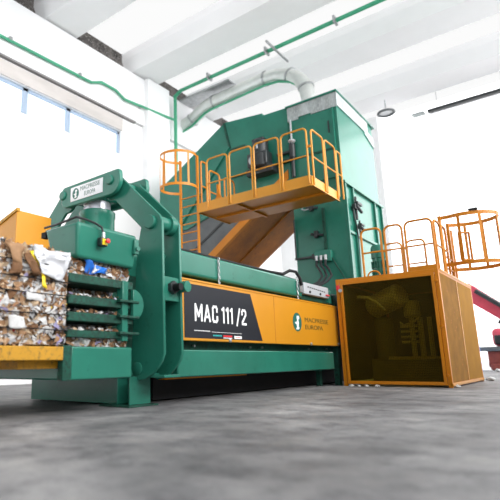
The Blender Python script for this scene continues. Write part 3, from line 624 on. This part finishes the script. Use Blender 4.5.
MB().lathe((-6.72, 14.2, 7.58), [(0.05, 0), (0.12, 0.05), (0.12, 0.09)]).build('cap', LGREY, sw)
MB().cyl((-6.72, 14.2, 7.6), (-6.72, 14.2, 8.4), 0.03).build('upper_pipe', LGREY, sw)
MB().box(-7.3, -6.78, 14.2, 14.36, 7.3, 7.36).box(-7.3, -6.78, 14.2, 14.36, 7.02, 7.08).build('bracket_arm', MOTOR, sw)

# ------------------------------------------------------------------ service platform with guard rails
pf = thing('service_platform', (-7.1, 13.1, 5.15), 'orange railed service platform around the green tower', 'platform')
PX0, PX1, PY0, PY1 = -9.0, -5.2, 12.06, 13.85
MB().box(PX0, PX1, PY0, PY1, 5.20, 5.26).build('deck', ORA, pf)
MB().box(PX0, PX1-0.03, PY0-0.02, PY0+0.0, 5.16, 5.47).box(PX0, PX1, PY0-0.05, PY0, 5.155, 5.19).build('kick_board', YEL, pf, bevel=0.004)
MB().box(PX1-0.02, PX1+0.01, PY0-0.02, PY1, 5.15, 5.44).box(PX1-0.02, PX1+0.04, PY0-0.02, PY1, 5.15, 5.18).build('kick_board', YEL, pf, bevel=0.004)
MB().box(PX0-0.02, PX0, PY0-0.02, PY1, 5.16, 5.4).build('kick_board', YEL, pf)
for x in (-7.6,): MB().box(x-0.03, x+0.03, PY0+0.02, PY1, 5.14, 5.2).build('deck_joist', ORA, pf)
MB().box(PX0+0.1, PX1, 12.9, 12.96, 5.13, 5.2).build('deck_joist', ORA, pf)
def hoop(p0, p1, z0, z1, parent, m=ORA, r=0.027, mid=0.5, name='guardrail', cr=0.13):
    """one bent-tube rail panel between two ground points"""
    a, b = V((*p0, 0)), V((*p1, 0)); d = (b-a).normalized(); L_ = (b-a).length
    pts = [a+V((0, 0, z0))]
    pts += [a + d*(cr-cr*cos(t)) + V((0, 0, z1-cr+cr*sin(t))) for t in [k*pi/12 for k in range(7)]]
    pts += [b - d*(cr-cr*cos(t)) + V((0, 0, z1-cr+cr*sin(t))) for t in [k*pi/12 for k in range(6, -1, -1)]]
    pts += [b+V((0, 0, z0))]
    o = MB().tube(pts, r, 8).build(name, m, parent)
    zm = z0+(z1-z0)*mid
    MB().cyl(a+V((0, 0, zm)), b+V((0, 0, zm)), r*0.8, seg=8).build('mid_rail', m, o)
    return o
for xa, xb in ((-8.62, -7.86), (-7.78, -7.0), (-6.92, -6.11), (-6.03, -5.26)):
    hoop((xa, PY0-0.03), (xb, PY0-0.03), 5.22, 6.84, pf, YEL)
    MB().box(xb, xb+0.1, PY0-0.045, PY0-0.015, 6.25, 6.31).build('rail_clamp', ORA, pf)
for ya, yb_ in ((12.14, 12.92), (13.02, 13.78)): hoop((PX1+0.03, ya), (PX1+0.03, yb_), 5.2, 6.82, pf, YEL)
hoop((PX1+0.03, 13.86), (PX1+0.03, 14.2), 5.3, 6.75, pf, YEL, cr=0.08)
for y0 in (12.2, 13.1): hoop((PX0-0.02, y0+0.5), (PX0-0.02, y0+1.1), 5.3, 6.8, pf, ORA)
hoop((-8.98, 12.2), (-8.98, 12.5), 5.25, 6.95, pf, ORA, cr=0.09)
MB().prism([(-8.6, 5.47), (-8.25, 5.47), (-8.3, 5.62), (-8.36, 5.72), (-8.4, 6.05), (-8.46, 6.05), (-8.46, 5.68)], 'y', 12.3, 12.33).build('hook_bracket', ORA, pf)

def caged_ladder(t, xa, xb, y, z0, z1, depth, hoops, dirv, m):
    """two stringers, rungs, hoops bulging along dirv, vertical strips"""
    A, B = V((xa, y, 0)), V((xb, y, 0))
    for q in (A, B): MB().box(q.x-0.035, q.x+0.035, y-0.03, y+0.03, z0, z1).build('stringer', m, t, bevel=0.004)
    z = z0+0.25
    while z < z1-1.3:
        MB().cyl((xa, y, z), (xb, y, z), 0.022, seg=8).build('rung', m, t); z += 0.29
    mid = (A+B)/2; ux = (B-A).normalized(); R_ = (B-A).length/2
    def pt(ang, z): return mid + ux*(cos(ang)*(R_+0.2)) + V(dirv)*(sin(ang)*depth*0.5+depth*0.42) + V((0, 0, z))
    angs = [radians(-58+k*(296/30)) for k in range(31)]
    for zh in hoops:
        b = MB(); P = [A+V((0, 0, zh))] + [pt(a, zh) for a in angs][::-1] + [B+V((0, 0, zh))]
        for p, q in zip(P, P[1:]):
            d = (q-p).normalized(); n = d.cross(V((0, 0, 1)))*0.006
            b.hexa([p-n-V((0,0,.04)), q-n-V((0,0,.04)), q+n-V((0,0,.04)), p+n-V((0,0,.04)), p-n+V((0,0,.04)), q-n+V((0,0,.04)), q+n+V((0,0,.04)), p+n+V((0,0,.04))])
        b.build('safety_hoop', m, t, smooth=False)
    for a in (15, 55, 95, 135, 170):
        p = pt(radians(a), 0); q = pt(radians(a+1), 0); d = (q-p).normalized(); n = d.cross(V((0, 0, 1))).normalized()*0.008; d = d*0.03
        b = MB(); lo, hi = min(hoops)-0.04, max(hoops)+0.04
        b.hexa([p-d-n+V((0,0,lo)), p+d-n+V((0,0,lo)), p+d+n+V((0,0,lo)), p-d+n+V((0,0,lo)), p-d-n+V((0,0,hi)), p+d-n+V((0,0,hi)), p+d+n+V((0,0,hi)), p-d+n+V((0,0,hi))])
        b.build('cage_strip', m, t, smooth=False)
l1 = thing('caged_ladder', (-9.36, 12.0, 0), 'orange caged ladder climbing to the left end of the platform', 'ladder')
caged_ladder(l1, -9.72, -9.02, 12.06, 0.0, 7.1, 1.1, (7.02, 5.95), (-0.12, -1, 0), ORA)

# ------------------------------------------------------------------ safety enclosure with pumps
en = thing('safety_enclosure', (-3.6, 14, 0), 'yellow framed mesh safety cage standing beside the press', 'enclosure')
EX0, EX1, EY0, EY1, EZ = -4.80, -2.45, 12.09, 15.9, 2.57
f = 0.085
for x in (EX0, EX1-f):
    for y in (EY0, EY1-f): MB().box(x, x+f, y, y+f, 0, EZ).build('corner_post', ORA, en, bevel=0.006)
for y in (EY0+0.002, EY1-f-0.002): MB().box(EX0+f, EX1-f, y, y+f, EZ-f, EZ-0.003).build('top_rail', ORA, en, bevel=0.006)
for x in (EX0+0.002, EX1-f-0.002): MB().box(x, x+f, EY0+f, EY1-f, EZ-f, EZ-0.003).build('top_rail', ORA, en, bevel=0.006)
MB().box(EX1-f, EX1-0.004, EY0+f, EY1-f, 0.02, 0.10).build('bottom_rail', ORA, en, bevel=0.006)
MB().box(EX0+f, EX1-f, EY1-f, EY1-0.004, 0.02, 0.10).build('bottom_rail', ORA, en, bevel=0.006)
gate = MB().box(EX0+0.11, EX0+0.17, EY0-0.03, EY0+0.04, 0.05, EZ-0.09).build('gate_frame', ORA, en, bevel=0.006)
MB().box(EX1-0.155, EX1-0.092, EY0-0.03, EY0+0.04, 0.05, EZ-0.09).build('gate_stile', ORA, gate, bevel=0.006)
MB().box(EX0+0.17, EX1-0.155, EY0-0.028, EY0+0.038, EZ-0.15, EZ-0.09).build('gate_rail', ORA, gate, bevel=0.006)
MB().box(EX0+0.17, EX1-0.155, EY0-0.028, EY0+0.038, 0.05, 0.12).build('gate_rail', ORA, gate, bevel=0.006)
MB().box(EX0+0.17, EX1-0.16, EY0+0.0, EY0+0.008, 0.12, EZ-0.15).build('mesh_panel', MESH, gate, smooth=False)
for (x, z) in ((EX1-0.06, 2.3), (EX1-0.06, 1.3), (EX1-0.06, 0.25)): MB().lathe((x, EY0, z), [(0.03, 0), (0.03, 0.05)], (0, -1, 0), 8).build('hinge', ORA, gate)
lab(MB().box(EX0+0.02, EX0+0.10, EY0-0.06, EY0, 2.30, 2.42).build('lock', RED, en, bevel=0.01), 'red lock')
MB().lathe((EX0+0.13, EY0-0.04, 2.28), [(0.035, 0), (0.045, 0.05)], (0, -1, 0), 12).build('latch_knob', LGREY, gate)
sp = MB().box(EX1-0.02, EX1-0.005, EY0+f, 13.9, 0.10, EZ-f).build('side_sheet', TAN, en)
for _ in range(16):
    y, z = rnd.uniform(12.3, 13.8), rnd.uniform(0.3, 2.4); MB().lathe((EX1-0.006, y, z), [(rnd.uniform(.014, .03), 0), (0.01, 0.006)], (1, 0, 0), 8).build('bolt_head', RUST, sp)
MB().box(EX1-0.02, EX1-0.005, 13.96, EY1-f, 0.10, EZ-f).build('side_sheet', GOLD, en)
MB().box(EX1-0.03, EX1+0.005, 13.9, 13.96, 0.10, EZ-f).build('mullion', YEL, en)
MB().box(EX1-0.035, EX1+0.012, EY0+f, EY1, EZ-0.03, EZ+0.012).build('top_trim', YEL, en)
MB().box(EX1-0.035, EX1+0.012, EY0, EY1, 0.04, 0.09).build('bottom_trim', YEL, en)
MB().box(EX0+f, EX1-f, EY1-0.03, EY1-0.01, 0.1, EZ-f).build('back_sheet', GREYS, en)
MB().box(EX0+0.01, EX0+0.025, EY0+f, EY1-f, 0.1, EZ-f).build('inner_sheet', GREYS, en)
MB().box(EX0+0.02, EX1-0.02, EY0+0.6, EY1-0.02, EZ-0.06, EZ-0.02).build('roof_deck', GREYS, en)
MB().tube([(EX0+0.95+0.14*cos(a*pi/10), EY0+0.03, EZ+0.11*sin(a*pi/10)) for a in range(11)], 0.02).build('lifting_eye', ORA, en)
# contents of the cage
pm = thing('hydraulic_pump', (-3.9, 13.2, 0.02), 'grey hydraulic pump and upright pipes behind the yellow mesh', 'machine')
MB().box(-4.5, -2.75, 13.3, 14.6, 0.02, 0.62).build('oil_tank', mat('grey_tank_paint', (0.30, 0.31, 0.30), 0.5, var=0.2), pm, bevel=0.02)
lab(MB().box(-4.05, -2.7, 13.22, 13.30, 0.60, 0.67).build('pale_edge_strip', mat('pale_strip', (0.9, 0.85, 0.6), .5), pm), 'pale dotted strip')
MB().lathe((-3.95, 13.4, 2.1), [(0.26, -0.55), (0.30, -0.5), (0.30, 0.35), (0.24, 0.42)], (0.5, -0.2, 0.15), 20).build('pump_motor', PALE, pm)
MB().lathe((-3.45, 13.5, 1.62), [(0.16, 0), (0.2, 0.05), (0.2, 0.38), (0.15, 0.42)], (0, 0, 1), 20).build('valve_head', PALE, pm)
MB().lathe((-4.2, 13.6, 0.62), [(0.22, 0), (0.22, 1.0), (0.15, 1.05)], (0, 0, 1), 20).build('filter_housing', mat('mid_grey_paint', (0.25, 0.26, 0.25), .5), pm)
for x in (-3.5, -3.3, -3.08): MB().cyl((x, 13.55, 0.66), (x, 13.55, 1.62+(0.1 if x < -3.4 else 0)), 0.06).build('upright_pipe', PALE, pm)
MB().tube([(-3.7, 13.3, 1.5), (-3.6, 13.2, 1.42), (-3.4, 13.15, 1.46), (-3.2, 13.2, 1.6)], 0.03).build('hose', PALE, pm)
MB().tube([(-4.6, 13.0, 2.2), (-4.3, 12.9, 2.15), (-4.1, 12.9, 2.0), (-3.95, 13.0, 1.8)], 0.04).build('hose', PALE, pm)
MB().box(-3.02, -2.78, 14.0, 14.05, 1.3, 2.1).build('grille', PALE, pm)
for k in range(4): MB().box(-3.8, -3.4, 13.6, 13.66, 1.0+0.13*k, 1.06+0.13*k).build('fin', PALE, pm)
gmz = thing('electric_motor', (-3.98, 12.75, EZ), 'small green finned motor on top of the cage', 'motor')
MB().lathe((-3.9, 12.8, EZ), [(0.21, 0), (0.21, 0.06), (0.165, 0.07), (0.165, 0.22), (0.175, 0.22), (0.175, 0.26), (0.165, 0.26), (0.165, 0.52), (0.185, 0.53), (0.185, 0.66), (0.185, 0.80), (0.15, 0.86)], seg=24).build('body', GREEN, gmz)
fin = MB()
for k in range(20):
    a = 2*pi*k/20; r0, r1 = 0.16, 0.20; p = V((cos(a), sin(a), 0)); q = V((-sin(a), cos(a), 0))*0.006; o_ = V((-3.9, 12.8, EZ))
    fin.hexa([o_+p*r0-q+V((0,0,.08)), o_+p*r1-q+V((0,0,.08)), o_+p*r1+q+V((0,0,.08)), o_+p*r0+q+V((0,0,.08)), o_+p*r0-q+V((0,0,.19)), o_+p*r1-q+V((0,0,.19)), o_+p*r1+q+V((0,0,.19)), o_+p*r0+q+V((0,0,.19))])
    fin.hexa([o_+p*r0-q+V((0,0,.27)), o_+p*r1-q+V((0,0,.27)), o_+p*r1+q+V((0,0,.27)), o_+p*r0+q+V((0,0,.27)), o_+p*r0-q+V((0,0,.45)), o_+p*r1-q+V((0,0,.45)), o_+p*r1+q+V((0,0,.45)), o_+p*r0+q+V((0,0,.45))])
fin.build('cooling_fins', GREEN, gmz)
# rails on top of the cage
rl = thing('cage_railing', (-3.4, 13.2, EZ), 'orange bent-tube guard railing on top of the cage', 'railing')
hoop((-4.10, 12.2), (-3.63, 12.2), EZ, 3.74, rl); hoop((-3.54, 12.2), (-3.14, 12.2), EZ, 3.74, rl); hoop((-3.07, 12.2), (-2.48, 12.2), EZ, 3.76, rl)
for xa, xb in ((-4.12, -3.68), (-3.56, -3.10)): hoop((xa, 14.1), (xb, 14.1), EZ, 3.72, rl, mid=0.45)
for ya, yb_ in ((12.35, 12.95), (13.05, 13.5)): hoop((-2.47, ya), (-2.47, yb_), EZ, 3.76, rl)
MB().box(-3.08, -2.46, 12.10, 12.14, EZ, EZ+0.10).build('kick_board', ORA, rl)
for x in (-3.59, -3.10): MB().box(x-0.05, x+0.05, 12.18, 12.22, 3.12, 3.17).build('rail_clamp', ORA, rl)
# caged ladder behind the enclosure
l2 = thing('caged_ladder', (-2.3, 14.2, 0), 'yellow caged ladder at the right behind the mesh enclosure', 'ladder')
def lad2():
    ys = (13.35, 14.25); x = -2.53
    for y in ys: MB().box(x-0.035, x+0.035, y-0.05, y+0.05, EZ, 4.05).build('stringer', ORA, l2, bevel=0.004)
    for y in (13.2, 14.42, 14.5): MB().cyl((x+0.02, y, EZ), (x+0.02, y, 3.9), 0.03, seg=8).build('post', ORA, l2)
    z = EZ+0.2
    while z < 3.1: MB().cyl((x, 13.35, z), (x, 14.25, z), 0.022, seg=8).build('rung', ORA, l2); z += 0.29
    c = V((-2.0, 13.85, 0))
    def pt(a, z): return c + V((cos(a)*0.66, sin(a)*0.58, z))
    angs = [radians(-118+k*236/32) for k in range(33)]
    for zh in (4.0, 2.82):
        b = MB(); P = [V((x, 13.35, zh))]+[pt(a, zh) for a in angs]+[V((x, 14.25, zh))]
        for p, q in zip(P, P[1:]):
            d = (q-p).normalized(); n = d.cross(V((0, 0, 1)))*0.007; h = V((0, 0, .045))
            b.hexa([p-n-h, q-n-h, q+n-h, p+n-h, p-n+h, q-n+h, q+n+h, p+n+h])
        b.build('safety_hoop', ORA, l2, smooth=False)
    for a in (-100, -60, -15, 30, 70, 105):
        p = pt(radians(a), 0); d = V((-sin(radians(a)), cos(radians(a)), 0))*0.032; n = V((cos(radians(a)), sin(radians(a)), 0))*0.008
        lo, hi = V((0, 0, 2.78)), V((0, 0, 4.04))
        MB().hexa([p-d-n+lo, p+d-n+lo, p+d+n+lo, p-d+n+lo, p-d-n+hi, p+d-n+hi, p+d+n+hi, p-d+n+hi]).build('cage_strip', ORA, l2, smooth=False)
    # small swing gate hanging inside the hoops
    g = MB().tube([(-2.25, 13.95, 3.0), (-2.25, 13.95, 3.7), (-2.05, 14.1, 3.7), (-2.05, 14.1, 3.0), (-2.25, 13.95, 3.0)], 0.035, 8).build('swing_gate', ORA, l2)
    MB().hexa([(-2.24, 14.0, 3.0), (-2.20, 14.0, 3.0), (-2.20, 14.05, 3.0), (-2.24, 14.05, 3.0), (-2.24, 14.0, 3.7), (-2.20, 14.0, 3.7), (-2.20, 14.05, 3.7), (-2.24, 14.05, 3.7)]).build('dark_insert', DARK, g)
    MB().box(-1.88, -1.68, 13.27, 13.37, 4.05, 4.11).build('warning_lamp', MOTOR, l2, bevel=0.02)
lad2()

# ------------------------------------------------------------------ yard beyond the opening
ex = thing('excavator', (-2.2, 31.5, -0.03), 'red excavator out in the yard beyond the cage', 'vehicle')
MB().prism([(-5.4, 4.5), (-4.9, 4.65), (-3.3, 3.25), (-2.2, 2.6), (-2.0, 1.9), (-2.5, 1.9), (-3.6, 2.5), (-5.3, 3.85)][::-1], 'y', 31.2, 31.6).build('boom', EXRED, ex, bevel=0.05)
MB().prism([(-5.2, 4.55), (-5.5, 4.5), (-6.3, 2.2), (-6.1, 2.1)], 'y', 31.25, 31.55).build('arm', EXRED, ex, bevel=0.04)
MB().cyl((-4.6, 31.0, 4.15), (-3.2, 31.0, 3.0), 0.13).build('boom_cylinder', MOTOR, ex)
MB().cyl((-3.7, 31.0, 2.5), (-2.9, 31.0, 2.0), 0.16).build('boom_cylinder', MOTOR, ex)
MB().box(-4.1, 0.4, 30.6, 32.6, 1.15, 2.1).build('body', EXRED, ex, bevel=0.25, seg=4)
MB().box(-1.6, -0.2, 30.6, 32.0, 2.05, 3.4).build('cab', EXRED, ex, bevel=0.1)
MB().box(-1.5, -0.3, 30.58, 30.62, 2.4, 3.2).build('window', DARK, ex)
MB().box(-4.0, -3.5, 30.55, 31.4, 1.25, 1.75).build('engine_grille', MOTOR, ex, bevel=0.08)
MB().box(-4.95, -0.5, 30.4, 32.4, 0.93, 1.16).build('deck_plate', GREYS, ex, bevel=0.03)
MB().box(-4.4, 0.2, 30.6, 32.2, 0.1, 0.93).build('undercarriage', EXBR, ex, bevel=0.05)
for y in (30.45, 32.2): MB().box(-4.3, 0.2, y-0.2, y+0.2, -0.03, 0.30).build('track', EXBR, ex, bevel=0.12)
bl = MB().lathe((-4.85, 29.6, -0.03), [(0.3, 0), (0.3, 0.4), (0.32, 0.42), (0.3, 0.44), (0.3, 1.0), (0.32, 1.02), (0.3, 1.04), (0.3, 1.36)], seg=20).build('barrel', mat('sky_blue_plastic', (0.04, 0.28, 0.75), .5), None)
tag(bl, 'blue barrel standing in the yard beside the cage corner', 'barrel')

# paper litter lying on the floor by the cage
SC = [(-4.55, 11.9, .10, 'white paper scrap nearest the cage gate\'s left post'), (-4.38, 11.93, .07, 'white paper scrap, second from the cage gate\'s left post'), (-4.22, 11.96, .09, 'white paper scrap, third from the cage gate\'s left post'), (-3.98, 11.97, .1, 'white paper scrap below the middle of the cage gate'),
      (-2.38, 12.2, .12, 'white paper scrap under the front corner of the cage'), (-2.32, 16.1, .22, 'crumpled white paper ball behind the cage\'s far corner'), (-3.4, 26.0, .3, 'small white litter near the yard threshold')]
for x, y, s_, lb in SC:
    b = MB()
    bmesh.ops.create_icosphere(b.bm, subdivisions=2, radius=s_*0.5)
    for v in b.bm.verts:
        v.co = v.co*(1+0.55*noise.noise(v.co*22+V((x, y, 0)))); v.co.z = max(-s_*0.2, v.co.z*0.55)
    z0 = min(v.co.z for v in b.bm.verts)
    bmesh.ops.translate(b.bm, verts=b.bm.verts[:], vec=V((x, y, -z0)))
    tag(b.build('paper_scrap', PAPERS[0], None, smooth=False), lb, 'litter', 'paper scraps on the floor')

# ------------------------------------------------------------------ light
wd = bpy.data.worlds.new('World'); sc.world = wd; wd.use_nodes = True
nt = wd.node_tree; nt.nodes.clear()
o = nt.nodes.new('ShaderNodeOutputWorld'); bg = nt.nodes.new('ShaderNodeBackground')
bg.inputs[0].default_value = (0.97, 0.985, 1.0, 1); bg.inputs[1].default_value = 1.0
tc = nt.nodes.new('ShaderNodeTexCoord'); dp = nt.nodes.new('ShaderNodeVectorMath'); dp.operation = 'DOT_PRODUCT'
dp.inputs[1].default_value = V((0.85, 0.52, 0.05)).normalized(); nt.links.new(tc.outputs['Generated'], dp.inputs[0])
mr = nt.nodes.new('ShaderNodeMapRange'); mr.interpolation_type = 'SMOOTHSTEP'
for k_, v_ in (('From Min', -0.75), ('From Max', 0.75), ('To Min', 0.10), ('To Max', 1.8)): mr.inputs[k_].default_value = v_
nt.links.new(dp.outputs['Value'], mr.inputs['Value']); nt.links.new(mr.outputs[0], bg.inputs[1])
nt.links.new(bg.outputs[0], o.inputs[0])
def sun(name, direction, energy, angle):
    l = bpy.data.lights.new(name, 'SUN'); l.energy = energy; l.angle = radians(angle); l.color = (1, 0.98, 0.95)
    ob = bpy.data.objects.new(name, l); C.objects.link(ob); ob.rotation_euler = V(direction).to_track_quat('-Z', 'Y').to_euler(); ob.location = (10, 0, 20)
sun('daylight_from_open_side', (-0.94, -0.02, -0.30), 1.9, 40)

# ------------------------------------------------------------------ camera
cam = bpy.data.cameras.new('camera'); co = bpy.data.objects.new('camera', cam); C.objects.link(co)
R = Matrix(((0.7723918910481257, 0.14922014916226448, 0.6173687016095747), (0.6349972214508571, -0.16036624144411726, -0.7556859118408773), (-0.01375846622235531, 0.9757130806180055, -0.2186199645918224)))
co.matrix_world = Matrix.Translation((0, 0, 0.62)) @ R.to_4x4()
cam.sensor_width = 36; cam.lens = 498.95/500*36
cam.shift_x = (250-178.29)/500; cam.shift_y = (249.93-250)/500
cam.clip_end = 300
cam.dof.use_dof = True; cam.dof.focus_distance = 9.5; cam.dof.aperture_fstop = 0.85
sc.camera = co
sc.view_settings.view_transform = 'Standard'; sc.view_settings.look = 'None'; sc.view_settings.gamma = 1; sc.view_settings.use_curve_mapping = False
sc.view_settings.exposure = 1.02
